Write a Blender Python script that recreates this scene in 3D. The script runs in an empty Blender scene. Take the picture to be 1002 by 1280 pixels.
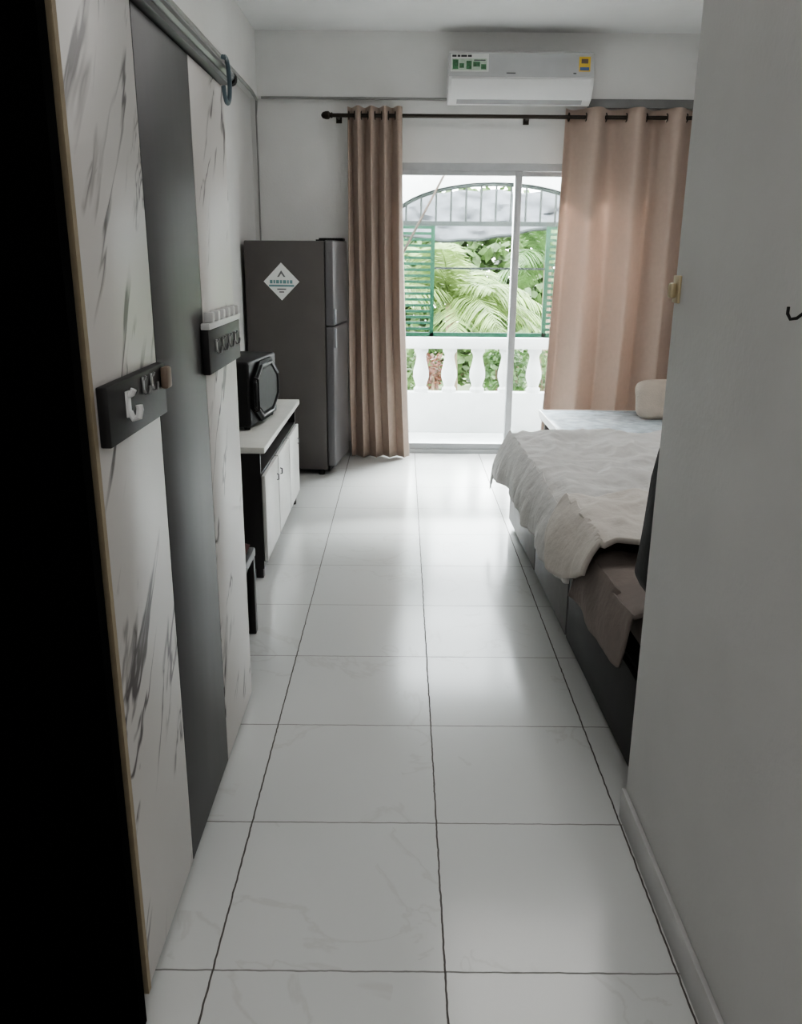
import bpy, bmesh, math, random
from mathutils import Vector, Matrix, noise
random.seed(7)
S = bpy.context.scene
COL = S.collection
PI = math.pi

# ------------------------------------------------------------------ materials
def nd(nt, t, **kw):
    n = nt.nodes.new(t)
    for k, v in kw.items(): setattr(n, k, v)
    return n
def setin(n, **kw):
    for k, v in kw.items():
        k = k.replace('_', ' ')
        if k in n.inputs: n.inputs[k].default_value = v
def mat(name, col, rough=.5, metal=0, var=.08, scale=9, bump=0, bscale=60, spec=.5, stretch=None, sheen=0, trans=0):
    m = bpy.data.materials.new(name); m.use_nodes = True
    nt = m.node_tree; b = nt.nodes['Principled BSDF']
    setin(b, Roughness=rough, Metallic=metal)
    b.inputs['Specular IOR Level'].default_value = spec
    if sheen: b.inputs['Sheen Weight'].default_value = sheen
    tc = nd(nt, 'ShaderNodeTexCoord'); mp = nd(nt, 'ShaderNodeMapping')
    nt.links.new(tc.outputs['Object'], mp.inputs[0])
    if stretch: mp.inputs['Scale'].default_value = stretch
    nz = nd(nt, 'ShaderNodeTexNoise'); setin(nz, Scale=scale, Detail=4.0)
    nt.links.new(mp.outputs[0], nz.inputs['Vector'])
    cr = nd(nt, 'ShaderNodeValToRGB')
    lo = [max(0, c*(1-var)) for c in col[:3]]; hi = [min(1, c*(1+var)) for c in col[:3]]
    cr.color_ramp.elements[0].position = .3; cr.color_ramp.elements[0].color = (*lo, 1)
    cr.color_ramp.elements[1].position = .7; cr.color_ramp.elements[1].color = (*hi, 1)
    nt.links.new(nz.outputs['Fac'], cr.inputs[0])
    nt.links.new(cr.outputs[0], b.inputs['Base Color'])
    if bump:
        n2 = nd(nt, 'ShaderNodeTexNoise'); setin(n2, Scale=bscale, Detail=3.0)
        nt.links.new(mp.outputs[0], n2.inputs['Vector'])
        bp = nd(nt, 'ShaderNodeBump'); setin(bp, Strength=bump, Distance=.01)
        nt.links.new(n2.outputs['Fac'], bp.inputs['Height'])
        nt.links.new(bp.outputs[0], b.inputs['Normal'])
    if trans:
        tl = nd(nt, 'ShaderNodeBsdfTranslucent'); mx = nd(nt, 'ShaderNodeMixShader'); mx.inputs[0].default_value = trans
        nt.links.new(cr.outputs[0], tl.inputs['Color'])
        out = nt.nodes['Material Output']
        nt.links.new(b.outputs[0], mx.inputs[1]); nt.links.new(tl.outputs[0], mx.inputs[2])
        nt.links.new(mx.outputs[0], out.inputs['Surface'])
    return m

def math_node(nt, op, a, b=None):
    n = nd(nt, 'ShaderNodeMath', operation=op)
    for i, v in enumerate((a, b)):
        if v is None: continue
        if isinstance(v, (int, float)): n.inputs[i].default_value = v
        else: nt.links.new(v, n.inputs[i])
    return n.outputs[0]
def mixcol(nt, fac, a, b):
    n = nd(nt, 'ShaderNodeMix', data_type='RGBA')
    if isinstance(fac, (int, float)): n.inputs[0].default_value = fac
    else: nt.links.new(fac, n.inputs[0])
    for i, v in ((6, a), (7, b)):
        if isinstance(v, tuple): n.inputs[i].default_value = (*v, 1)
        else: nt.links.new(v, n.inputs[i])
    return n.outputs[2]

def floor_mat():
    m = bpy.data.materials.new('glazed_floor_tile'); m.use_nodes = True
    nt = m.node_tree; b = nt.nodes['Principled BSDF']
    tc = nd(nt, 'ShaderNodeTexCoord'); sx = nd(nt, 'ShaderNodeSeparateXYZ')
    nt.links.new(tc.outputs['Object'], sx.inputs[0])
    nz0 = nd(nt, 'ShaderNodeTexNoise'); setin(nz0, Scale=25.0)
    nt.links.new(tc.outputs['Object'], nz0.inputs['Vector'])
    wob = math_node(nt, 'MULTIPLY', math_node(nt, 'SUBTRACT', nz0.outputs['Fac'], .5), .006)
    masks = []; cells = []
    for out, off in ((sx.outputs[0], .103), (sx.outputs[1], 1.4617)):
        q = math_node(nt, 'DIVIDE', math_node(nt, 'SUBTRACT', math_node(nt, 'ADD', out, wob), off), .5)
        fr = math_node(nt, 'FRACT', q); cells.append(math_node(nt, 'FLOOR', q))
        masks.append(math_node(nt, 'GREATER_THAN', math_node(nt, 'ABSOLUTE', math_node(nt, 'SUBTRACT', fr, .5)), .4956))
    masks[1] = math_node(nt, 'MULTIPLY', masks[1], .75)
    g = math_node(nt, 'MAXIMUM', masks[0], masks[1])
    cb = nd(nt, 'ShaderNodeCombineXYZ'); nt.links.new(cells[0], cb.inputs[0]); nt.links.new(cells[1], cb.inputs[1])
    wn = nd(nt, 'ShaderNodeTexWhiteNoise'); nt.links.new(cb.outputs[0], wn.inputs['Vector'])
    va = nd(nt, 'ShaderNodeVectorMath', operation='MULTIPLY_ADD'); va.inputs[1].default_value = (1, 1, 1)
    nt.links.new(tc.outputs['Object'], va.inputs[0]); nt.links.new(wn.outputs['Color'], va.inputs[2])
    nz = nd(nt, 'ShaderNodeTexNoise'); setin(nz, Scale=3.0, Detail=6.0, Distortion=1.2)
    nt.links.new(va.outputs[0], nz.inputs['Vector'])
    vein = math_node(nt, 'SUBTRACT', 1.0, math_node(nt, 'MINIMUM', math_node(nt, 'MULTIPLY', math_node(nt, 'ABSOLUTE', math_node(nt, 'SUBTRACT', nz.outputs['Fac'], .5)), 45.0), 1.0))
    nz2 = nd(nt, 'ShaderNodeTexNoise'); setin(nz2, Scale=2.2); nt.links.new(va.outputs[0], nz2.inputs['Vector'])
    msk = math_node(nt, 'GREATER_THAN', nz2.outputs['Fac'], .55)
    tile = mixcol(nt, math_node(nt, 'MULTIPLY', math_node(nt, 'MULTIPLY', vein, msk), .2), (.66, .67, .66), (.40, .38, .35))
    tile2 = mixcol(nt, math_node(nt, 'MULTIPLY', wn.outputs['Value'], .10), tile, (.57, .57, .56))
    c = mixcol(nt, g, tile2, (.07, .06, .052))
    nt.links.new(c, b.inputs['Base Color'])
    b.inputs['Specular IOR Level'].default_value = .8
    r = math_node(nt, 'ADD', math_node(nt, 'MULTIPLY', nz2.outputs['Fac'], .10), .12)
    r2 = math_node(nt, 'ADD', r, math_node(nt, 'MULTIPLY', g, .5))
    nt.links.new(r2, b.inputs['Roughness'])
    bp = nd(nt, 'ShaderNodeBump'); setin(bp, Strength=.5, Distance=.002)
    nt.links.new(math_node(nt, 'SUBTRACT', 1.0, g), bp.inputs['Height']); nt.links.new(bp.outputs[0], b.inputs['Normal'])
    return m

def marble_mat():
    m = bpy.data.materials.new('veined_white_laminate'); m.use_nodes = True
    nt = m.node_tree; b = nt.nodes['Principled BSDF']; setin(b, Roughness=.38)
    tc = nd(nt, 'ShaderNodeTexCoord')
    mp0 = nd(nt, 'ShaderNodeMapping'); mp0.inputs['Rotation'].default_value = (math.radians(35), 0, 0)
    nt.links.new(tc.outputs['Object'], mp0.inputs[0])
    mp = nd(nt, 'ShaderNodeMapping'); mp.inputs['Scale'].default_value = (1, 1.0, .28)
    nt.links.new(mp0.outputs[0], mp.inputs[0])
    vs = []
    for sc, k, th, seed in ((4.6, 46.0, .50, 2.3), (8.0, 44.0, .57, 5)):
        ad = nd(nt, 'ShaderNodeVectorMath', operation='ADD'); ad.inputs[1].default_value = (seed, seed*1.3, seed*.7)
        nt.links.new(mp.outputs[0], ad.inputs[0])
        nz = nd(nt, 'ShaderNodeTexNoise'); setin(nz, Scale=sc, Detail=4.0, Roughness=.55, Distortion=.4)
        nt.links.new(ad.outputs[0], nz.inputs['Vector'])
        v = math_node(nt, 'SUBTRACT', 1.0, math_node(nt, 'MINIMUM', math_node(nt, 'MULTIPLY', math_node(nt, 'ABSOLUTE', math_node(nt, 'SUBTRACT', nz.outputs['Fac'], .5)), k), 1.0))
        nm = nd(nt, 'ShaderNodeTexNoise'); setin(nm, Scale=sc*1.1, Detail=2.0); nt.links.new(ad.outputs[0], nm.inputs['Vector'])
        mk = nd(nt, 'ShaderNodeMapRange'); setin(mk, From_Min=th, From_Max=th+.10); nt.links.new(nm.outputs['Fac'], mk.inputs[0])
        vs.append(math_node(nt, 'MULTIPLY', v, mk.outputs[0]))
    f = math_node(nt, 'MINIMUM', math_node(nt, 'MULTIPLY', math_node(nt, 'MAXIMUM', vs[0], math_node(nt, 'MULTIPLY', vs[1], .75)), 1.4), 1.0)
    c = mixcol(nt, f, (.655, .632, .61), (.10, .085, .085))
    nt.links.new(c, b.inputs['Base Color'])
    return m

def glass_mat():
    m = bpy.data.materials.new('clear_pane'); m.use_nodes = True
    nt = m.node_tree; nt.nodes.remove(nt.nodes['Principled BSDF'])
    t = nd(nt, 'ShaderNodeBsdfTransparent'); t.inputs[0].default_value = (.95, .97, .96, 1)
    g = nd(nt, 'ShaderNodeBsdfGlossy'); g.inputs['Roughness'].default_value = .03
    nz = nd(nt, 'ShaderNodeTexNoise'); setin(nz, Scale=3.0)
    fr = nd(nt, 'ShaderNodeFresnel'); fr.inputs[0].default_value = 1.35
    mx = nd(nt, 'ShaderNodeMixShader')
    nt.links.new(math_node(nt, 'MULTIPLY', fr.outputs[0], math_node(nt, 'ADD', math_node(nt, 'MULTIPLY', nz.outputs['Fac'], .3), .7)), mx.inputs[0])
    nt.links.new(t.outputs[0], mx.inputs[1]); nt.links.new(g.outputs[0], mx.inputs[2])
    nt.links.new(mx.outputs[0], nt.nodes['Material Output'].inputs['Surface'])
    return m

M = dict(
 floor=floor_mat(), marble=marble_mat(), glass=glass_mat(),
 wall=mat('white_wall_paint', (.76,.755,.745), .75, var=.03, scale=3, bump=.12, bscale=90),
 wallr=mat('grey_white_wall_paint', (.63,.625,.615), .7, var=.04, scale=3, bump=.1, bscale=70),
 ceil=mat('ceiling_paint', (.72,.72,.715), .85, var=.05, scale=2),
 base=mat('skirting_tile', (.50,.495,.49), .4, var=.05),
 black=mat('shade_panel_black', (.002,.002,.002), .9, spec=.03),
 darkpanel=mat('charcoal_laminate', (.055,.054,.056), .46, var=.12, scale=14, stretch=(1,1,.1), spec=.45),
 rack=mat('black_rack_board', (.025,.024,.025), .5, spec=.3),
 carc=mat('dark_carcass', (.03,.03,.032), .5),
 tan=mat('raw_board_edge', (.40,.33,.23), .75, var=.06, scale=40),
 rail=mat('grey_metal_rail', (.17,.17,.175), .4, metal=.5),
 slot=mat('grey_outlet_slot', (.30,.30,.305), .5),
 chrome=mat('brushed_chrome', (.36,.36,.36), .4, metal=1),
 alu=mat('aluminium_frame', (.42,.43,.44), .45, metal=.2),
 whiteplastic=mat('white_plastic', (.74,.74,.74), .35, var=.02),
 greyplastic=mat('silver_grey_plastic', (.49,.495,.505), .3, var=.04),
 darkplastic=mat('dark_plastic', (.014,.014,.015), .5, spec=.25),
 glossblack=mat('gloss_black', (.030,.030,.032), .35, spec=.4),
 ovenglass=mat('dark_oven_glass', (.020,.021,.021), .45, var=.2, spec=.12),
 ovendoor=mat('black_oven_door', (.010,.010,.011), .6, spec=.08),
 brownbead=mat('tan_wood_knob', (.20,.15,.115), .5),
 teal=mat('blue_grey_plastic', (.12,.17,.20), .4),
 fridge=mat('dark_grey_steel', (.10,.09,.087), .5, metal=.05, var=.06, scale=5),
 fridgedoor=mat('grey_steel_door', (.14,.135,.14), .38, metal=.25, var=.06, scale=5),
 fridgegrip=mat('grey_door_grip', (.26,.27,.29), .4, metal=.3),
 cabwhite=mat('white_cabinet_laminate', (.74,.74,.72), .35, var=.03),
 cabtop=mat('pale_cabinet_top', (.72,.72,.68), .3, var=.05),
 cabblack=mat('black_cabinet_board', (.018,.016,.016), .45),
 curtain=mat('daylit_pink_beige_curtain', (.57,.455,.39), .8, var=.03, scale=30, bump=.1, bscale=300, sheen=.2, trans=.27),  # daylight through the cloth is put into this paler colour
 curtain_dim=mat('dim_beige_tan_curtain', (.46,.36,.30), .8, var=.05, scale=30, bump=.1, bscale=300, sheen=.2, trans=.15),  # darker copy of the same cloth, coloured as the less lit curtain
 rod=mat('dark_bronze_rod', (.035,.028,.022), .35, metal=.6),
 duvet=mat('pale_grey_duvet', (.48,.47,.455), .85, var=.08, scale=6, bump=.6, bscale=24, sheen=.1),
 duvetw=mat('beige_duvet_fold', (.54,.505,.465), .85, var=.05, scale=8, bump=.5, bscale=30),
 sheet=mat('grey_brown_sheet', (.20,.17,.155), .85, var=.10, scale=8, bump=.5, bscale=30),
 bedbase=mat('charcoal_bed_panel', (.022,.021,.022), .5, var=.15, scale=12, spec=.3),
 bedpanel_lit=mat('lit_grey_bed_panel', (.13,.125,.125), .45, var=.15, scale=12),
 headboard=mat('black_upholstery', (.006,.006,.007), .7, bump=.2),
 tabletop=mat('blue_white_tabletop', (.50,.57,.62), .16, var=.25, scale=14),
 tableleg=mat('dark_table_leg', (.08,.07,.065), .5),
 cushion=mat('beige_cushion', (.48,.42,.36), .9, var=.08, scale=12, bump=.25, bscale=120),
 rub=mat('black_rubber', (.01,.01,.01), .8),
 red=mat('dark_red_cloth', (.07,.028,.025), .9, bump=.3, spec=.2),
 plaster=mat('white_balcony_plaster', (.62,.63,.63), .8, var=.04, bump=.1),
 balfloor=mat('balcony_screed', (.60,.61,.60), .6, var=.06),
 green=mat('green_grille_paint', (.010,.050,.028), .55, var=.1, spec=.25),
 greydk=mat('dark_grille_paint', (.022,.028,.026), .55, spec=.3),
 tarp=mat('pale_tarp', (.085,.09,.098), .6, var=.3, scale=4, trans=.02),
 bamboo=mat('dark_brown_pole', (.035,.022,.014), .6, var=.2),
 leafa=mat('bright_palm_leaf', (.15,.215,.07), .5, var=.45, scale=5, trans=.3),
 leafb=mat('deep_palm_leaf', (.075,.14,.045), .5, var=.35, scale=5, trans=.25),
 leafc=mat('shrub_leaf', (.08,.135,.045), .5, var=.45, scale=6, trans=.22),
 leafr=mat('red_shrub_leaf', (.13,.055,.035), .5, var=.4, scale=6, trans=.2),
 bark=mat('palm_bark', (.16,.12,.08), .9, var=.3, scale=20, bump=.5, bscale=30),
 ground=mat('grassy_ground', (.12,.15,.07), .95, var=.4, scale=2),
 yellow=mat('yellow_energy_tag', (.72,.50,.08), .5),
 tagblue=mat('tag_blue', (.10,.16,.34), .5),
 stgreen=mat('sticker_green', (.06,.17,.08), .5, var=.5, scale=60),
 stpale=mat('sticker_pale_green', (.50,.60,.50), .5, var=.15, scale=50),
 ink=mat('dark_ink', (.05,.05,.055), .6),
 stw=mat('sticker_white', (.76,.77,.75), .5, var=.03),
 stgrey=mat('sticker_teal', (.15,.28,.29), .5, var=.1),
 brass=mat('cream_brass_catch', (.50,.42,.27), .4, metal=.2),
 trunk=mat('grey_trunking', (.22,.22,.22), .5),
 cable=mat('grey_cable', (.30,.30,.29), .6),
)

# ------------------------------------------------------------------ geometry
def rootloc(p):
    while p.parent: p = p.parent
    return p.location.copy()
class MB:
    def __init__(s): s.bm = bmesh.new()
    def _add(s, t, Mx=None):
        if Mx is not None: t.transform(Mx)
        me = bpy.data.meshes.new('tmp'); t.to_mesh(me); t.free()
        s.bm.from_mesh(me); bpy.data.meshes.remove(me); return s
    def box(s, x0, x1, y0, y1, z0, z1, bev=0, seg=2, Mx=None):
        t = bmesh.new(); bmesh.ops.create_cube(t, size=1)
        for v in t.verts:
            v.co = Vector(((x0+x1)/2+v.co.x*(x1-x0), (y0+y1)/2+v.co.y*(y1-y0), (z0+z1)/2+v.co.z*(z1-z0)))
        if bev: bmesh.ops.bevel(t, geom=list(t.edges), offset=bev, segments=seg, affect='EDGES', profile=.5)
        return s._add(t, Mx)
    def tube(s, pts, r, seg=8, closed=False):
        pts = [Vector(p) for p in pts]; n = len(pts); t = bmesh.new(); rings = []
        rr = r if isinstance(r, (list, tuple)) else [r]*n
        ref = None
        for i, p in enumerate(pts):
            if closed: d = (pts[(i+1) % n]-pts[i-1]).normalized()
            else: d = (pts[min(i+1, n-1)]-pts[max(i-1, 0)]).normalized()
            if ref is None:
                ref = d.orthogonal().normalized()
            else:
                ref = (ref-d*ref.dot(d))
                ref = ref.normalized() if ref.length > 1e-6 else d.orthogonal().normalized()
            b = d.cross(ref)
            rings.append([t.verts.new(p+(ref*math.cos(2*PI*k/seg)+b*math.sin(2*PI*k/seg))*rr[i]) for k in range(seg)])
        for i in range(n if closed else n-1):
            A, B = rings[i], rings[(i+1) % n]
            for k in range(seg): t.faces.new((A[k], A[(k+1) % seg], B[(k+1) % seg], B[k]))
        if not closed:
            t.faces.new(rings[0][::-1]); t.faces.new(rings[-1])
        bmesh.ops.recalc_face_normals(t, faces=t.faces)
        return s._add(t)
    def lathe(s, prof, seg=20, Mx=None):
        t = bmesh.new(); rings = []
        for r, z in prof: rings.append([t.verts.new((r*math.cos(2*PI*k/seg), r*math.sin(2*PI*k/seg), z)) for k in range(seg)])
        for A, B in zip(rings, rings[1:]):
            for k in range(seg): t.faces.new((A[k], A[(k+1) % seg], B[(k+1) % seg], B[k]))
        t.faces.new(rings[0][::-1]); t.faces.new(rings[-1])
        bmesh.ops.recalc_face_normals(t, faces=t.faces)
        return s._add(t, Mx)
    def prism(s, poly, axis, a, b, Mx=None, bev=0):
        f = {'x': lambda p, h: (h, p[0], p[1]), 'y': lambda p, h: (p[0], h, p[1]), 'z': lambda p, h: (p[0], p[1], h)}[axis]
        t = bmesh.new(); A = [t.verts.new(f(p, a)) for p in poly]; B = [t.verts.new(f(p, b)) for p in poly]; n = len(poly)
        t.faces.new(A); t.faces.new(B[::-1])
        for i in range(n): t.faces.new((A[i], B[i], B[(i+1) % n], A[(i+1) % n]))
        bmesh.ops.recalc_face_normals(t, faces=t.faces)
        if bev: bmesh.ops.bevel(t, geom=list(t.edges), offset=bev, segments=2, affect='EDGES', profile=.5)
        return s._add(t, Mx)
    def grid(s, fn, nu, nv):
        t = bmesh.new(); V = [[t.verts.new(fn(i/nu, j/nv)) for j in range(nv+1)] for i in range(nu+1)]
        for i in range(nu):
            for j in range(nv): t.faces.new((V[i][j], V[i+1][j], V[i+1][j+1], V[i][j+1]))
        return s._add(t)
    def poly(s, pts):
        t = [s.bm.verts.new(p) for p in pts]; s.bm.faces.new(t); return s
    def build(s, name, m, parent=None, local=False, smooth=True, origin=True, solid=0):
        me = bpy.data.meshes.new(name)
        off = Vector((0, 0, 0))
        if parent is not None and not local: off = rootloc(parent)
        if parent is None and origin:
            xs = [v.co for v in s.bm.verts]
            off = Vector(((min(v.x for v in xs)+max(v.x for v in xs))/2, (min(v.y for v in xs)+max(v.y for v in xs))/2, min(v.z for v in xs)))
        for v in s.bm.verts: v.co -= off
        s.bm.to_mesh(me); s.bm.free()
        me.materials.append(m)
        if smooth:
            for p in me.polygons: p.use_smooth = True
            me.set_sharp_from_angle(angle=math.radians(35))
        o = bpy.data.objects.new(name, me); COL.objects.link(o)
        if parent is not None: o.parent = parent
        elif origin: o.location = off
        if solid:
            md = o.modifiers.new('thickness', 'SOLIDIFY'); md.thickness = solid; md.offset = 0
        return o
def T(name, label, cat, loc, rz=0, group=None):
    o = bpy.data.objects.new(name, None); COL.objects.link(o)
    o.empty_display_size = .1
    o.location = loc; o.rotation_euler = (0, 0, rz); o['label'] = label; o['category'] = cat
    if group: o['group'] = group
    return o
def tag(o, label, cat, group=None):
    o['label'] = label; o['category'] = cat
    if group: o['group'] = group
    return o
def struct(o): o['kind'] = 'structure'; return o

# ------------------------------------------------------------------ setting
XL, XR, YB, YE, ZC = -1.07, 2.60, 6.47, -1.6, 2.92
struct(MB().box(XL-.1, XR+.1, YE-.1, YB+.02, -.12, 0).build('floor', M['floor'], origin=False))
struct(MB().box(XL-.1, XR+.1, YE-.1, YB+.15, ZC, ZC+.12).build('ceiling', M['ceil'], origin=False))
struct(MB().box(XL-.12, XL, YE-.1, YB+.13, 0, ZC).build('wall_left', M['wall'], origin=False))
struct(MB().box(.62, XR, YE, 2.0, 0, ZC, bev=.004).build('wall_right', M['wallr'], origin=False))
struct(MB().box(XR, XR+.12, YE-.1, YB+.13, 0, ZC).build('wall_far_right', M['wall'], origin=False))
struct(MB().box(XL, .62, YE-.12, YE, 0, ZC).build('wall_entrance', M['wall'], origin=False))
DX0, DX1, DZ = -.14, 1.78, 2.11
struct(MB().box(XL, DX0, YB, YB+.13, 0, ZC).box(DX1, XR, YB, YB+.13, 0, ZC).box(DX0, DX1, YB, YB+.13, DZ, ZC).build('wall_back', M['wall'], origin=False))
struct(MB().box(XL+.06, XR, 6.39, YB, 2.516, ZC).build('trim_1', M['wall'], origin=False))
struct(MB().box(XL, XL+.06, 2.0, YB, 2.516, ZC).build('trim_2', M['wall'], origin=False))
struct(MB().box(.608, .62, YE, 2.0, 0, .09, bev=.001).build('baseboard_right', M['base'], origin=False))
struct(MB().box(XL, XL+.014, 5.15, YB, 0, .095).build('baseboard_left', M['base'], origin=False))
struct(MB().box(XL+.014, DX0, YB-.014, YB, 0, .095).build('baseboard_back', M['base'], origin=False))
d2 = struct(MB().box(-1.06, -.502, 1.30, 1.335, .0, 2.35).build('shade_panel', M['black'], origin=False))  # black panel added to stand in for the shaded wardrobe side and floor

# sliding balcony door
d1 = T('door_1', '', '', (.82, YB+.06, 0)); del d1['label']; del d1['category']; struct(d1)
fr = MB()
fr.box(DX0, DX1, YB+.01, YB+.12, DZ-.05, DZ).box(DX0, DX1, YB+.01, YB+.12, 0, .03).box(DX0, DX0+.04, YB+.01, YB+.12, .03, DZ-.05).box(DX1-.04, DX1, YB+.01, YB+.12, .03, DZ-.05)
fr.build('frame', M['alu'], d1)
w = .048
for x0, x1, yy in ((-.10, .848, YB+.025), (.800, 1.74, YB+.075)):
    p = MB()
    p.box(x0, x0+w, yy, yy+.035, .03, DZ-.05, bev=.004).box(x1-w, x1, yy, yy+.035, .03, DZ-.05, bev=.004)
    p.box(x0+w, x1-w, yy+.002, yy+.033, DZ-.08, DZ-.05).box(x0+w, x1-w, yy+.002, yy+.033, .03, .075)
    sp = p.build('sliding_panel', M['alu'], d1)
    MB().box(x0+w, x1-w, yy+.015, yy+.019, .075, DZ-.08).build('pane', M['glass'], sp)

# ------------------------------------------------------------------ balcony and outside
BY = 7.3
ZW = 2.20
struct(MB().box(-1.3, 2.8, YB+.02, BY+.16, -.12, -.0).build('floor_balcony', M['balfloor'], origin=False))
def arch(t, cx=.75, a=.86, cz=1.73, b=.32): return (cx-a*math.cos(t), cz+b*math.sin(t))
wb = MB()
wb.box(-1.3, -.12, BY, BY+.12, 0, ZW).box(1.62, 2.8, BY, BY+.12, 0, ZW)
N = 28
for i in range(N):
    p, q = arch(PI*i/N), arch(PI*(i+1)/N)
    wb.prism([p, q, (q[0], ZW), (p[0], ZW)], 'y', BY, BY+.12)
struct(wb.build('wall_balcony', M['plaster'], origin=False, smooth=False))
bal = T('balustrade', 'white concrete balustrade with bottle-shaped balusters on the balcony edge', 'railing', (.75, BY+.06, 0))
MB().box(-.12, 1.62, BY-.0, BY+.12, 0, .35, bev=.006).build('low_wall', M['plaster'], bal)
MB().box(-.12, 1.62, BY-.03, BY+.15, .725, .82, bev=.012).build('top_rail', M['plaster'], bal)
prof = [(.062, 0), (.062, .03), (.045, .05), (.05, .07), (.068, .13), (.066, .18), (.05, .25), (.04, .30), (.045, .325), (.06, .345), (.06, .377)]
bl0 = MB().lathe(prof, 18).build('baluster', M['plaster'], bal, local=True)
bl0.location = (-.80, 0, .349)
for k in range(1, 8):
    c = bl0.copy(); COL.objects.link(c); c.parent = bal; c.location = (-.80+.243*k-.03, 0, .349)

gr = T('security_grille', 'green metal balcony grille with louvred sides and barred arch top', 'window grille', (.75, BY+.05, .82))
gy = BY+.05
f = MB()
for x in (.245, 1.195): f.box(x-.016, x+.016, gy-.015, gy+.015, .82, 1.73)
f.box(-.10, 1.60, gy-.015, gy+.015, .82, .855)
f.build('frame', M['green'], gr)
f = MB(); f.box(-.10, 1.60, gy-.018, gy+.018, 1.715, 1.75)
f.tube([(arch(PI*i/30, a=.845, b=.308)[0], gy, arch(PI*i/30, a=.845, b=.308)[1]) for i in range(31)], .017, 8)
f.build('arch_frame', M['greydk'], gr)
MB().box(.26, 1.18, gy-.006, gy+.006, 1.372, 1.388).build('cross_bar', M['greydk'], gr)
for k in range(1, 14):
    x = -.10+k*.122
    c = (x-.75)/.845
    if abs(c) >= 1: continue
    zt = 1.73+.308*math.sqrt(1-c*c)
    MB().tube([(x, gy, 1.74), (x, gy, zt)], .0085, 6).build('bar', M['greydk'], gr)
for x0, x1 in ((-.10, .229), (1.211, 1.60)):
    lv = MB(); z = .875
    while z < 1.70:
        lv.box(x0, x1, gy-.012, gy+.012, z, z+.022); z += .048
    lv.build('louvre_panel', M['green'], gr)
tag(MB().tube([(-.80, 7.05, .0), (-.4, 7.10, .75), (.0, 7.16, 1.5), (.335, 7.20, 2.12)], [.013, .012, .010, .008], 8).build('pole', M['bamboo']), 'thin dark brown pole leaning diagonally behind the glass across the arch', 'pole')

def tarpf(u, v):
    x = -.5+2.6*u
    sag = -.16*math.sin(PI*min(1, max(0, (u*1.35) % 1.0)))
    z = 2.06-.30*v+sag*v*.9+.03*noise.noise(Vector((x*4, v*3, 0)))
    return (x, 8.1+.35*(1-v)+.05*math.sin(x*7)+.07*noise.noise(Vector((x*5, v*4, 9)))+.03*noise.noise(Vector((x*12, v*9, 2))), z)
tp = T('tarpaulin', 'pale grey sagging tarpaulin strung outside behind the arched bars', 'tarpaulin', (.8, 8.2, -1.5))
MB().grid(tarpf, 90, 20).build('sheet', M['tarp'], tp, solid=.004)
MB().tube([Vector(tarpf(i/60, 1.0)) for i in range(61)], .016, 6).build('hem_cord', M['greydk'], tp)
for x in (-.5, 2.1): MB().tube([(x, 8.47, -1.5), (x, 8.47, 2.09)], .02, 8).build('post', M['greydk'], tp)

struct(MB().box(-14, 16, 7.6, 40, -1.7, -1.5).build('ground', M['ground'], origin=False))
def palm(loc, hgt, nfr, ln, m, label, seed):
    rnd = random.Random(seed)
    t = T('palm_tree', label, 'palm tree', loc, 0, 'palms beyond the balcony')
    tr = MB(); tr.tube([(0, 0, 0), (.04, .02, hgt*.5), (0, 0, hgt)], [.11, .08, .07], 10); tr.build('trunk', M['bark'], t, local=True)
    fm = MB()
    for k in range(nfr):
        az = 2*PI*k/nfr+rnd.uniform(-.25, .25); el = rnd.uniform(.05, 1.25); L = ln*rnd.uniform(.75, 1.1)
        d = Vector((math.cos(az), math.sin(az), 0)); side = Vector((-math.sin(az), math.cos(az), 0))
        pts = []
        for i in range(15):
            s_ = i/14*L
            pts.append(Vector((0, 0, hgt))+d*(s_*math.cos(el))+Vector((0, 0, s_*math.sin(el)-.55*s_*s_/max(.8, L)*(.6+.5*math.cos(el)))))
        fm.tube(pts, [.012*(1-i/16) for i in range(15)], 5)
        for i in range(2, 44):
            q = i/44*14; a = int(q); fr_ = q-a
            p = pts[a].lerp(pts[min(a+1, 14)], fr_); tg = (pts[min(a+1, 14)]-pts[a]).normalized()
            ll = L*.34*math.sin(PI*(.12+.86*i/44))**.7
            for sg in (1, -1):
                e = p+side*sg*ll*.8+tg*ll*.55+Vector((0, 0, -ll*rnd.uniform(.25, .6)))
                mid = p.lerp(e, .5)+Vector((0, 0, ll*.10)); w = tg*.015
                fm.poly([p-w*.6, p+w*.6, mid+w, mid-w]); fm.poly([mid-w, mid+w, e])
    fm.build('fronds', m, t, local=True, smooth=False)
palm((.62, 11.2, -1.5), 2.4, 22, 1.45, M['leafa'], 'bright feathery palm in the middle of the balcony view', 3)
palm((2.45, 15.0, -1.5), 2.9, 16, 1.4, M['leafb'], 'darker distant palm seen at the right of the glass near the centre stile', 5)
palm((-.8, 15.2, -1.5), 3.2, 16, 1.4, M['leafb'], 'tall deep green palm far behind the left green louvres', 8)
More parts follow.
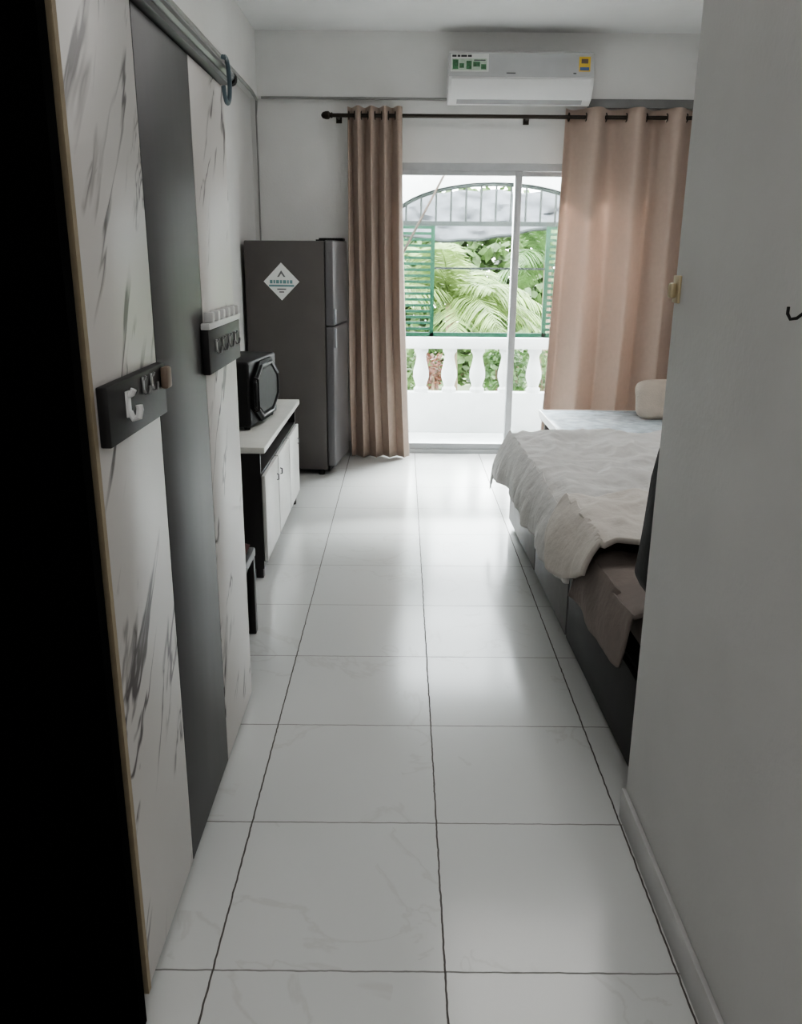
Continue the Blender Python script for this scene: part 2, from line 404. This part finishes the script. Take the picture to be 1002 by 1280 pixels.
def bush(c, r, n, m, label, seed, lf=.09, group='bushes beyond the balcony'):
    rnd = random.Random(seed)
    t = T('bush', label, 'bush', (c[0], c[1], -1.5), 0, group)
    st = MB()
    for k in range(5):
        a = 2*PI*k/5; st.tube([(0, 0, 0), (r[0]*.3*math.cos(a), r[1]*.3*math.sin(a), (c[2]+1.5)*.6), (r[0]*.5*math.cos(a), r[1]*.5*math.sin(a), c[2]+1.5+r[2]*.3)], [.04, .03, .012], 6)
    st.build('stems', M['bark'], t, local=True)
    b = MB()
    for k in range(n):
        while True:
            p = Vector((rnd.uniform(-1, 1), rnd.uniform(-1, 1), rnd.uniform(-1, 1)))
            if .35 < p.length < 1: break
        p = Vector((p.x*r[0], p.y*r[1], p.z*r[2]+c[2]+1.5))
        d = Vector((rnd.gauss(0, 1), rnd.gauss(0, 1), rnd.gauss(0, .6))).normalized(); s_ = d.orthogonal().normalized()
        s_ = Matrix.Rotation(rnd.uniform(0, 6.3), 3, d) @ s_
        L = lf*rnd.uniform(.6, 1.4)
        b.poly([p, p+d*L*.5+s_*L*.25, p+d*L, p+d*L*.5-s_*L*.25])
    b.build('foliage', m, t, local=True, smooth=False)
bush((-.2, 9.05, -.1), (.70, .38, .75), 2400, M['leafc'], 'green bush low behind the left balusters', 11)
bush((1.75, 9.05, .0), (.70, .38, .8), 2400, M['leafc'], 'green bush low behind the right balusters', 12)
bush((.28, 8.3, .40), (.14, .14, .17), 300, M['leafr'], 'small red-leaved bush seen between the left balusters', 13, .06)
bush((1.0, 8.3, .35), (.24, .18, .35), 700, M['leafb'], 'low dark green bush close behind the balustrade', 14, .08)
bush((.9, 19.0, .8), (4.5, 1.0, 2.1), 9000, M['leafc'], 'broad pale green hedge mass behind the palms', 15, .3)
bush((1.58, 8.3, .95), (.17, .15, .3), 500, M['leafr'], 'reddish bush beside the right louvres', 16, .07)

# ------------------------------------------------------------------ wardrobe
WX = -.51
w = T('wardrobe', 'tall wardrobe with white veined and charcoal doors along the left wall', 'wardrobe', (-.79, 2.01, 0))
b = MB()
b.box(-1.055, -.535, 1.395, 1.41, .03, 1.93).box(-1.055, -.535, 2.61, 2.625, .03, 1.93).box(-1.055, -1.04, 1.41, 2.61, .03, 1.93)
b.box(-1.04, -.535, 1.41, 2.61, 1.91, 1.93).box(-1.04, -.535, 1.41, 2.61, .03, .05)
b.box(-1.04, -.56, 1.78, 1.795, .05, 1.91).box(-1.04, -.56, 2.21, 2.225, .05, 1.91)
b.build('body', M['carc'], w)
for (y0, y1, mm, lb) in ((1.397, 1.772, 'marble', 'white veined door'), (1.776, 2.212, 'darkpanel', 'plain charcoal door'), (2.216, 2.627, 'marble', 'white veined door')):
    o = MB().box(-.532, WX, y0, y1, .028, 1.925, bev=.0015).build('door', M[mm], w); o['label'] = lb
MB().box(-.534, -.509, 1.380, 1.3965, .02, 1.94).build('edge_strip', M['tan'], w)
MB().box(-.56, -.49, 1.38, 2.63, 1.93, 1.955, bev=.006).tube([(-.492, 1.38, 1.955), (-.492, 2.64, 1.955)], .014, 10).build('top_rail', M['rail'], w)
MB().lathe([(.006, -.018), (.016, -.014), (.019, 0), (.016, .014), (.006, .018)], 14, Matrix.Translation((-.492, 2.652, 1.95)) @ Matrix.Rotation(PI/2, 4, 'X')).build('rail_end_knob', M['rub'], w)
for x in (-1.02, -.55):
    for y in (1.43, 2.60): MB().lathe([(.018, 0), (.02, .01), (.016, .031)], 12, Matrix.Translation((x, y, 0))).build('foot', M['rub'], w)
cpts = [(-.470, 2.47+.045*math.cos(a), 1.915+.055*math.sin(a)) for a in [PI*(.62-1.5*i/18) for i in range(19)]]
tag(MB().tube([(-.476, 2.455, 1.968)]+cpts, .006, 8).build('rail_hook', M['teal']), 'blue grey hook hanging from the rail on top of wardrobe', 'hook')

RX = -.490
def jhook(mb, y, z, s=1.0, wide=1.0):
    x = RX
    mb.box(x-.001, x+.004, y-.009*s*wide, y+.009*s*wide, z-.03*s, z+.03*s, bev=.0015)
    mb.tube([(x+.003, y, z-.018*s), (x+.012*s, y, z-.034*s), (x+.024*s, y, z-.03*s), (x+.028*s, y, z-.012*s), (x+.027*s, y, z-.002*s)], .0055*s*wide, 8)
    mb.tube([(x+.003, y, z+.02*s), (x+.012*s, y, z+.024*s), (x+.017*s, y, z+.034*s)], .005*s*wide, 8)
r1 = T('hook_rack', 'dark hook board with a white plastic hook on the near wardrobe door', 'hook rack', (-.50, 1.58, 1.15))
MB().box(-.5095, RX, 1.405, 1.76, 1.158, 1.262, bev=.003).build('board', M['rack'], r1)
h = MB(); jhook(h, 1.505, 1.218, .78, 1.5); o = h.build('hook', M['whiteplastic'], r1); o['label'] = 'white plastic hook'
for y in (1.60, 1.655):
    h = MB(); jhook(h, y, 1.238, .5); o = h.build('hook', M['chrome'], r1); o['label'] = 'small metal hook'
o = MB().box(RX, -.474, 1.722, 1.755, 1.212, 1.256, bev=.005).build('end_block', M['brownbead'], r1); o['label'] = 'tan wooden block'
r2 = T('hook_rack', 'short dark hook board with white clips on the far wardrobe door', 'hook rack', (-.50, 2.39, 1.17))
MB().box(-.5095, RX, 2.18, 2.60, 1.178, 1.29, bev=.003).build('board', M['rack'], r2)
MB().box(-.5095, -.486, 2.18, 2.60, 1.291, 1.308, bev=.003).build('clip_strip', M['whiteplastic'], r2)
for k in range(6):
    y = 2.21+k*.068
    MB().box(-.505, -.480, y-.012, y+.012, 1.3085, 1.335, bev=.004).build('clip', M['whiteplastic'], r2)
for k in range(4):
    h = MB(); jhook(h, 2.26+k*.085, 1.245, .55); h.build('hook', M['chrome'], r2)

# stool with red cloth
st = T('stool', 'low black stool tucked between the wardrobe and the cabinet', 'stool', (-.79, 2.98, 0))
MB().box(-1.0, -.580, 2.76, 3.2, .32, .36, bev=.008).build('seat', M['cabblack'], st)
for x in (-.98, -.622):
    for y in (2.77, 3.15): MB().box(x, x+.04, y, y+.04, 0, .322, bev=.004).build('leg', M['cabblack'], st)
MB().box(-.975, -.605, 2.79, 3.17, .27, .322).box(-.617, -.609, 2.81, 3.15, .02, .27).build('apron', M['cabblack'], st)
tag(MB().grid(lambda u, v: (-.975+.38*u, 2.79+.36*v, .375+.05*math.sin(PI*u)**.4*math.sin(PI*v)**.4+.008*noise.noise(Vector((u*6, v*6, 1)))), 18, 18).build('folded_cloth', M['red'], solid=.02), 'dark red folded cloth lying on the low black stool', 'cloth')

# cabinet
c = T('cabinet', 'low white-topped black cabinet with three white doors before the fridge', 'cabinet', (-.84, 4.42, 0))
CY0, CY1 = 3.77, 5.07
b = MB()
b.box(-1.06, -.645, CY0, CY0+.02, .05, .612).box(-1.06, -.645, CY1-.02, CY1, .05, .612).box(-1.06, -1.045, CY0+.02, CY1-.02, .05, .612)
b.box(-1.045, -.645, CY0+.02, CY1-.02, .05, .075).box(-1.045, -.645, CY0+.02, CY1-.02, .495, .512)
b.box(-1.045, -.648, 4.19, 4.205, .075, .495).box(-1.045, -.648, 4.63, 4.645, .075, .495)
b.build('body', M['cabblack'], c)
MB().box(-1.062, -.618, CY0-.025, CY1+.02, .613, .643, bev=.005).build('top', M['cabtop'], c)
dw = (CY1-CY0)/3
for k in range(3):
    y0 = CY0+k*dw+.012; y1 = CY0+(k+1)*dw-.012
    dd = MB().box(-.644, -.626, y0, y1, .085, .50, bev=.003).build('door', M['cabwhite'], c)
    yh = y1-.05 if k != 1 else y0+.05
    MB().tube([(-.626, yh, .390), (-.617, yh, .392), (-.617, yh, .418), (-.626, yh, .42)], .0035, 8).build('handle', M['rail'], dd)
for x in (-1.04, -.685):
    for y in (CY0+.005, CY1-.045): MB().box(x, x+.035, y, y+.04, 0, .05, bev=.003).build('leg', M['cabblack'], c)

# microwave
m = T('microwave', 'black countertop oven with octagonal framed front on the white cabinet', 'microwave', (-.8395, 4.366, .644), math.radians(-6.8))
def octo(cy, cz, hy, hz, k=.28):
    e = [(-1, -1+2*k), (-1, 1-2*k), (-1+2*k, 1), (1-2*k, 1), (1, 1-2*k), (1, -1+2*k), (1-2*k, -1), (-1+2*k, -1)]
    return [(cy+a*hy, cz+b_*hz) for a, b_ in e]
MB().box(-.15, .13, -.25, .25, .015, .335, bev=.014, seg=3).build('body', M['darkplastic'], m, local=True)
MB().prism(octo(.0, .175, .235, .15), 'x', .13, .148, bev=.003).build('door', M['ovendoor'], m, local=True)
pp = octo(0, .175, .205, .125)
MB().tube([(.150, a, z) for a, z in pp], .008, 8, closed=True).build('door_ring', M['glossblack'], m, local=True)
MB().prism(octo(0, .175, .185, .105), 'x', .147, .150).build('window', M['ovenglass'], m, local=True)
MB().tube([(.147, -.222, .09), (.168, -.222, .10), (.168, -.222, .25), (.147, -.222, .26)], .005, 8).build('handle', M['darkplastic'], m, local=True)
for x in (-.12, .1):
    for y in (-.21, .21): MB().lathe([(.015, 0), (.017, .018)], 10, Matrix.Translation((x, y, 0))).build('foot', M['rub'], m, local=True)

# fridge
f = T('fridge', 'dark grey two-door fridge with a white diamond sticker on its side', 'fridge', (-.703, 6.022, 0), math.radians(-6.9))
MB().box(-.315, .222, -.25, .25, .04, 1.565, bev=.010).build('body', M['fridge'], f, local=True)
for nm, z0, z1 in (('freezer_door', 1.026, 1.57), ('fridge_door', .07, 1.020)):
    dr = MB().box(.225, .28, -.25, .25, z0, z1, bev=.010, seg=3).build(nm, M['fridgedoor'], f, local=True)
    hz = (z0+.01, z0+.11) if nm == 'freezer_door' else (z1-.14, z1-.01)
    MB().box(.270, .292, -.235, -.205, hz[0], hz[1], bev=.008).build('handle', M['fridgegrip'], dr, local=True)
MB().box(.10, .27, .15, .24, 1.571, 1.590, bev=.006).box(.08,.14,.15,.24,1.56,1.58).build('hinge_cover', M['darkplastic'], f, local=True)
for x in (-.24, .17):
    for y in (-.21, .21): MB().lathe([(.022, 0), (.022, .02), (.014, .045)], 10, Matrix.Translation((x, y, 0))).build('foot', M['rub'], f, local=True)
MB().box(.20, .235, -.23, .23, .03, .065).build('kick_plate', M['darkplastic'], f, local=True)
sx, sz, hd = -.066, 1.307, .120
stk = MB().prism([(sx-hd, sz), (sx, sz+hd), (sx+hd, sz), (sx, sz-hd)], 'y', -.2525, -.2495).build('sticker', M['stw'], f, local=True); stk['label'] = 'white diamond-shaped sticker with teal lettering band'
yy = -.2535
x = sx-.078
for wd in (.018, .012, .02, .014, .022, .012, .018):       # blurred lettering band across the diamond
    MB().box(x, x+wd, yy, yy+.0008, sz-.012, sz+.010).build('lettering', M['stgrey'], stk, local=True); x += wd+.006
MB().box(sx-.085, sx+.085, yy, yy+.0008, sz-.032, sz-.020).build('lettering', M['stgrey'], stk, local=True)
MB().prism([(sx-.028, sz+.03), (sx, sz+.072), (sx+.028, sz+.03), (sx+.016, sz+.03), (sx, sz+.052), (sx-.016, sz+.03)], 'y', yy, yy+.0008).build('emblem', M['rail'], stk, local=True)
MB().box(sx-.03, sx+.03, yy, yy+.0008, sz-.052, sz-.044).build('lettering', M['rail'], stk, local=True)
MB().box(sx-.016, sx+.016, yy, yy+.0008, sz-.070, sz-.062).build('lettering', M['rail'], stk, local=True)

# ------------------------------------------------------------------ curtains
RY, RZ = 6.315, 2.39
rd = T('curtain_rod', 'dark bronze curtain rod with ball finial above the balcony door', 'curtain rod', (.85, RY, RZ))
MB().tube([(-.50, RY, RZ), (2.25, RY, RZ)], .013, 12).build('rod', M['rod'], rd)
MB().lathe([(.008, -.05), (.02, -.04), (.026, -.02), (.026, 0), (.015, .012), (.02, .02), (.012, .03)], 14, Matrix.Translation((-.515, RY, RZ)) @ Matrix.Rotation(PI/2, 4, 'Y')).build('finial', M['rod'], rd)
for x in (-.455, .85, 2.2): MB().box(x-.008, x+.008, RY, YB, RZ-.008, RZ+.008).box(x-.02, x+.02, YB-.012, YB-.001, RZ-.03, RZ+.03).build('bracket', M['rod'], rd)
def curtain(name, x0t, x1t, x0b, x1b, nf, amp, zb, m, label, seed, irr=.9):
    t = T(name, label, 'curtain', ((x0b+x1b)/2, RY, zb))
    def fn(u, v):
        z = RZ+.055-(RZ+.055-zb)*v
        ph = noise.noise(Vector((u*nf*.6, v*1.0, seed)))*irr*(.25+v)
        a = amp*(.9+.5*v*noise.noise(Vector((u*4, v*1.5, seed+3))))
        th = 2*PI*nf*u+ph
        fl = v**1.6
        x = (x0t+(x1t-x0t)*u)*(1-fl)+(x0b+(x1b-x0b)*u)*fl + .012*math.sin(2*th)*v
        return (x, RY-.0+a*math.sin(th)+.012*noise.noise(Vector((u*12, v*3, seed))), z)
    MB().grid(fn, nf*24, 46).build('fabric', m, t, solid=.004)
    for k in range(nf*2):
        u = max(.02, k/(2*nf))
        p = fn(u, (.055)/(RZ+.055-zb))
        MB().tube([(p[0], RY+.026*math.cos(2*PI*i/16), RZ+.026*math.sin(2*PI*i/16)) for i in range(16)], .004, 6, closed=True).build('eyelet', M['rod'], t)
curtain('curtain', -.385, -.015, -.375, .05, 4, .056, .012, M['curtain_dim'], 'narrow gathered beige tan curtain beside the fridge', 2.0, 1.8)
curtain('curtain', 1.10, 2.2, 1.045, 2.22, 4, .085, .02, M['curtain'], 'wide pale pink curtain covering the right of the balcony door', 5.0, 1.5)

# ------------------------------------------------------------------ air conditioner and cables
a = T('air_conditioner', 'white wall-mounted air conditioner on the beam above the balcony door', 'air conditioner', (.77, 6.30, 2.44))
X0, X1 = .29, 1.25
body = [(6.389, 2.47), (6.389, 2.765), (6.24, 2.775), (6.195, 2.755), (6.185, 2.62), (6.19, 2.56), (6.24, 2.48), (6.30, 2.455)]
MB().prism(body, 'x', X0, X1, bev=.006).build('body', M['whiteplastic'], a)
MB().prism([(6.235, 2.768), (6.192, 2.752), (6.180, 2.612), (6.186, 2.612)], 'x', X0+.004, X1-.004).build('front_panel', M['greyplastic'], a)
MB().prism([(6.184, 2.603), (6.179, 2.598), (6.185, 2.553), (6.231, 2.488), (6.236, 2.492), (6.192, 2.557)], 'x', X0+.02, X1-.02).build('louvre', M['whiteplastic'], a)
MB().prism([(6.238, 2.482), (6.244, 2.487), (6.275, 2.466), (6.271, 2.460)], 'x', X0+.06, X1-.06).build('outlet_slot', M['slot'], a)
def onfront(z): return 6.192-(2.752-z)*(.012/.13)-.0012
sk = MB(); z0, z1 = 2.640, 2.748
sk.poly([(X0+.012, onfront(z0)-.0008, z0), (X0+.262, onfront(z0)-.0008, z0), (X0+.262, onfront(z1)-.0008, z1), (X0+.012, onfront(z1)-.0008, z1)])
sk = sk.build('sticker', M['stw'], a); sk['label'] = 'white and pale green product sticker'
def patch(x0, x1, z0, z1, mm, name, par, d=.0016):
    return MB().poly([(x0, onfront(z0)-d, z0), (x1, onfront(z0)-d, z0), (x1, onfront(z1)-d, z1), (x0, onfront(z1)-d, z1)]).build(name, M[mm], par)
for k, (a0, a1) in enumerate(((.022, .05), (.056, .075), (.08, .118), (.124, .15))): patch(X0+a0, X0+a1, 2.728, 2.741, 'ink', 'lettering', sk)
patch(X0+.02, X0+.25, 2.648, 2.718, 'stpale', 'picture', sk)
for a0, a1, b0, b1 in ((.026, .062, 2.655, 2.712), (.07, .10, 2.662, 2.69), (.115, .15, 2.655, 2.705), (.16, .205, 2.67, 2.70), (.212, .245, 2.654, 2.685)):
    patch(X0+a0, X0+a1, b0, b1, 'stgreen', 'picture', sk, .0020)
patch(X0+.165, X0+.24, 2.706, 2.712, 'ink', 'lettering', sk, .0022)
et = patch(X1-.105, X1-.03, 2.645, 2.735, 'yellow', 'energy_tag', a, .0012); et['label'] = 'yellow energy rating tag'
patch(X1-.09, X1-.045, 2.694, 2.722, 'brownbead', 'tag_mark', et)
patch(X1-.098, X1-.037, 2.652, 2.672, 'tagblue', 'tag_mark', et)
patch(X1-.14, X1-.12, 2.63, 2.637, 'ink', 'indicator', a)
patch(X0+.38, X0+.44, 2.63, 2.636, 'ink', 'indicator', a)
tag(MB().tube([(-.98, 6.375, 2.505), (-.3, 6.378, 2.507), (.29, 6.375, 2.503)], .009, 8).build('cable', M['cable']), 'thin grey cable running under the beam left of the air conditioner', 'cable')
tag(MB().box(1.255, 2.55, 6.36, 6.389, 2.455, 2.512, bev=.004).build('cable_trunking', M['trunk']), 'dark grey trunking under the beam right of the air conditioner', 'trunking')
tag(MB().tube([(-1.0, 2.7, 2.50), (-1.0, 4.5, 2.505), (-1.0, 6.1, 2.50), (-1.01, 6.36, 2.49), (-1.03, 6.445, 2.40), (-1.03, 6.455, 2.0), (-1.035, 6.455, 1.2)], [.011, .011, .011, .009, .006, .006, .006], 8).build('cable', M['cable']), 'grey cable along the left wall dropping down the corner behind the fridge', 'cable')

# ------------------------------------------------------------------ bed
bd = T('bed', 'double bed with dark panelled base and black upholstered headboard', 'bed', (.677, 2.15, 0), math.radians(1.3))
BW, BL = 1.6, 2.5
MB().box(.012, BW-.01, .02, BL-.02, .03, .335, bev=.006).build('base', M['bedbase'], bd, local=True)
for y0, y1, mm in ((.015, .90, 'bedbase'), (.92, 1.62, 'bedpanel_lit'), (1.64, BL-.03, 'bedpanel_lit')):  # far panels coloured paler than the near one for the light falling there
    MB().box(-.006, .014, y0, y1, .045, .325, bev=.004).build('side_panel', M[mm], bd, local=True)
MB().box(.04, BW-.02, .14, BL-.03, .336, .50, bev=.05, seg=4).build('mattress', M['sheet'], bd, local=True)
MB().prism([(.06, .34), (.06, .55), (.012, .575), (-.012, .62), (.0, .75), (.010, .9), (.024, .98), (.06, 1.03), (.16, 1.06), (BW-.16, 1.06), (BW-.05, 1.03), (BW, .93), (BW, .34)], 'y', .0, .115, bev=.010).build('headboard', M['headboard'], bd, local=True)
for x in (.06, BW-.1):
    for y in (.1, BL-.15): MB().box(x, x+.05, y, y+.05, 0, .032).build('foot', M['rub'], bd, local=True)
Rb = Matrix.Translation((.677, 2.15, 0)) @ Matrix.Rotation(math.radians(1.3), 4, 'Z')
def ridge(x, y, s):
    return (1-2.6*abs(noise.noise(Vector((x, y, s)))))
def cover(y0, y1, x1, zt, hang, wr, seed, m, name, label, farhang=0, bulge=.035, nu=90, nv=70, cat='blanket', solid=.018, ruf=.02, hem=.03):
    def fn(u, v):
        y = y0+(y1+farhang-y0)*u
        h = hang(u)+hem*noise.noise(Vector((y*3, 1, seed)))+hem*.25*noise.noise(Vector((y*9, 1, seed)))
        tot = h+x1+.02
        s_ = v*tot; yy, dz = y, 0
        z = zt; x = s_-h-.02
        if s_ < h:
            d = h-s_
            k = min(1, d/.25)
            fold = 1.6*noise.noise(Vector((y*4+d*2.2, d*1.5, seed)))+.6*ridge(y*3+d*3, d*2, seed+2)
            x = -.02-bulge*(math.sin(min(1, d/.2)*PI/2))-ruf*fold*k
            z = zt-d
        else:
            e = min(1, (s_-h)/.10); z = zt-.02*(1-e)**2
        if y > y1:
            dz = y-y1; yy = y1+.035*math.sin(min(1, dz/.15)*PI/2)
            z -= dz if s_ >= h else dz*.25
            if s_ < h: x -= .02*dz/max(.01, farhang)
        q = x*.6+y*.8
        n1 = .5*ridge(x*2.2+.6*y, y*2.6-x*1.4, seed+z*2)+.45*ridge(q*4.2, y*3-x*5, seed+5+z*3)+.3*ridge(x*9-y*3, y*8+x*3, seed+11)+.25*noise.noise(Vector((x*14, y*12, seed+7+z*8)))-.4
        n1 = max(-.8, n1)
        p = Vector((x+(wr*.5*n1 if s_ < h else 0), yy, max(.05, z+(wr*n1 if s_ >= h else wr*.3*n1))))
        return Rb @ p
    o = MB().grid(fn, nu, nv).build(name, m, solid=solid)
    return tag(o, label, cat)
cover(.05, .64, 1.58, .522, lambda u: .175+.02*u, .012, 1.0, M['sheet'], 'bed_sheet', 'grey brown sheet hanging over the bed side by the wall corner', bulge=.035, nu=90, nv=110, cat='sheet', solid=.012, ruf=.03, hem=.02)
cover(.61, 2.48, 1.58, .550, lambda u: .17+.10*u+.02*math.sin(u*7), .028, 4.0, M['duvet'], 'duvet', 'pale grey crumpled duvet spread over the bed', farhang=.25, bulge=.07, nu=210, nv=170, ruf=.016, solid=.012, hem=.022)
cover(.44, 1.0, 1.56, .600, lambda u: .115+.06*math.sin(u*PI)+.09*u, .034, 9.0, M['duvetw'], 'blanket', 'off-white blanket folded across the bed near its head', bulge=.08, nu=90, nv=140, ruf=.022, hem=.02)

# table beyond the bed and cushion
t = T('low_table', 'low table with glossy blue white top between bed and pink curtain', 'table', (1.47, 5.45, 0))
MB().box(.965, 2.02, 5.02, 5.86, .425, .452, bev=.006).build('tabletop', M['tabletop'], t)
MB().box(.955, .964, 5.01, 5.87, .41, .456).box(.964, 2.02, 5.01, 5.0195, .41, .456).box(.964, 2.02, 5.861, 5.87, .41, .456).build('rim', M['whiteplastic'], t)
for x in (.99, 1.96):
    for y in (5.05, 5.79): MB().box(x, x+.04, y, y+.04, 0, .426, bev=.004).build('leg', M['tableleg'], t)
def cush(u, v):
    th = (u-.5)*PI; ph = 2*PI*v
    def sp(q, e): return math.copysign(abs(q)**e, q)
    x = .25*sp(math.cos(th), .5)*sp(math.cos(ph), .4); z = .125*sp(math.cos(th), .5)*sp(math.sin(ph), .4); y = .06*math.sin(th)
    n = 1+.07*noise.noise(Vector((x*8, y*8, z*8)))
    return (1.80+x*n, 5.60+y*n+.35*z, .583+z*n+.03*x)
tag(MB().grid(cush, 24, 48).build('cushion', M['cushion']), 'beige cushion propped on the low table by the pink curtain', 'cushion')

# small things on right wall
h = T('wall_hook', 'small dark wire hook on the near right wall', 'hook', (.61, 1.345, 1.38))
MB().lathe([(.012, 0), (.012, .003), (.004, .005)], 12, Matrix.Translation((.6202, 1.33, 1.40)) @ Matrix.Rotation(-PI/2, 4, 'Y')).build('plate', M['whiteplastic'], h)
MB().tube([(.617, 1.33, 1.40), (.607, 1.338, 1.388), (.600, 1.345, 1.386), (.597, 1.350, 1.394), (.598, 1.352, 1.404)], .0026, 8).build('hook', M['rub'], h)
h = T('corner_catch', 'small cream metal catch fixed at the right wall corner', 'catch', (.61, 1.972, 1.37))
MB().box(.614, .6205, 1.955, 1.997, 1.378, 1.438, bev=.002).build('plate', M['brass'], h)
MB().box(.600, .6145, 1.966, 1.99, 1.388, 1.422, bev=.005).build('tongue', M['brass'], h)

# ------------------------------------------------------------------ light
W = bpy.data.worlds.new('overcast'); S.world = W; W.use_nodes = True
nt = W.node_tree; bg = nt.nodes['Background']
tc = nd(nt, 'ShaderNodeTexCoord'); sp_ = nd(nt, 'ShaderNodeSeparateXYZ'); nt.links.new(tc.outputs['Generated'], sp_.inputs[0])
cr = nd(nt, 'ShaderNodeValToRGB'); cr.color_ramp.elements[0].position = .0; cr.color_ramp.elements[0].color = (.98, .985, 1, 1)
cr.color_ramp.elements[1].position = 1; cr.color_ramp.elements[1].color = (.86, .92, 1, 1)
nt.links.new(sp_.outputs[2], cr.inputs[0]); nt.links.new(cr.outputs[0], bg.inputs[0]); bg.inputs[1].default_value = 8.5
def light(name, kind, loc, rot, e, **kw):
    l = bpy.data.lights.new(name, kind); l.energy = e
    for k, v in kw.items(): setattr(l, k, v)
    o = bpy.data.objects.new(name, l); COL.objects.link(o); o.location = loc; o.rotation_euler = rot; return o
light('sun', 'SUN', (0, 0, 10), (math.radians(38), 0, math.radians(12)), 3.0, angle=math.radians(15))
light('entrance_fill', 'AREA', (-.2, -.7, 2.8), (math.radians(25), 0, 0), 12, shape='RECTANGLE', size=1.0, size_y=1.0, color=(1, .985, .96))  # unseen fill light added behind the camera to brighten the corridor
light('room_fill', 'AREA', (1.2, 3.9, 2.88), (0, 0, 0), 14, shape='RECTANGLE', size=1.8, size_y=1.8, color=(1, .985, .96))  # unseen fill added above the bed to lift the dim interior
light('balcony_glare_fill', 'AREA', (.75, 6.98, 2.55), (math.radians(-30), 0, 0), 230, shape='RECTANGLE', size=1.5, size_y=.3, spread=math.radians(60), color=(.98, .99, 1))  # unseen light added over the balcony to make a glare pool indoors

# ------------------------------------------------------------------ camera
cam = bpy.data.cameras.new('camera'); co = bpy.data.objects.new('camera', cam); COL.objects.link(co)
cam.sensor_fit = 'VERTICAL'; cam.sensor_height = 36; cam.sensor_width = 36*1002/1280; cam.lens = 36*1060/1280; cam.clip_start = .02
co.matrix_world = Matrix.Translation((0, 0, 1.475)) @ Matrix.Rotation(math.radians(90-16.8), 4, 'X') @ Matrix.Rotation(math.radians(.47), 4, 'Z')
S.camera = co
S.view_settings.view_transform = 'AgX'
try:
    S.view_settings.look = 'AgX - Medium High Contrast'
except Exception:
    pass
S.view_settings.exposure = 1.0
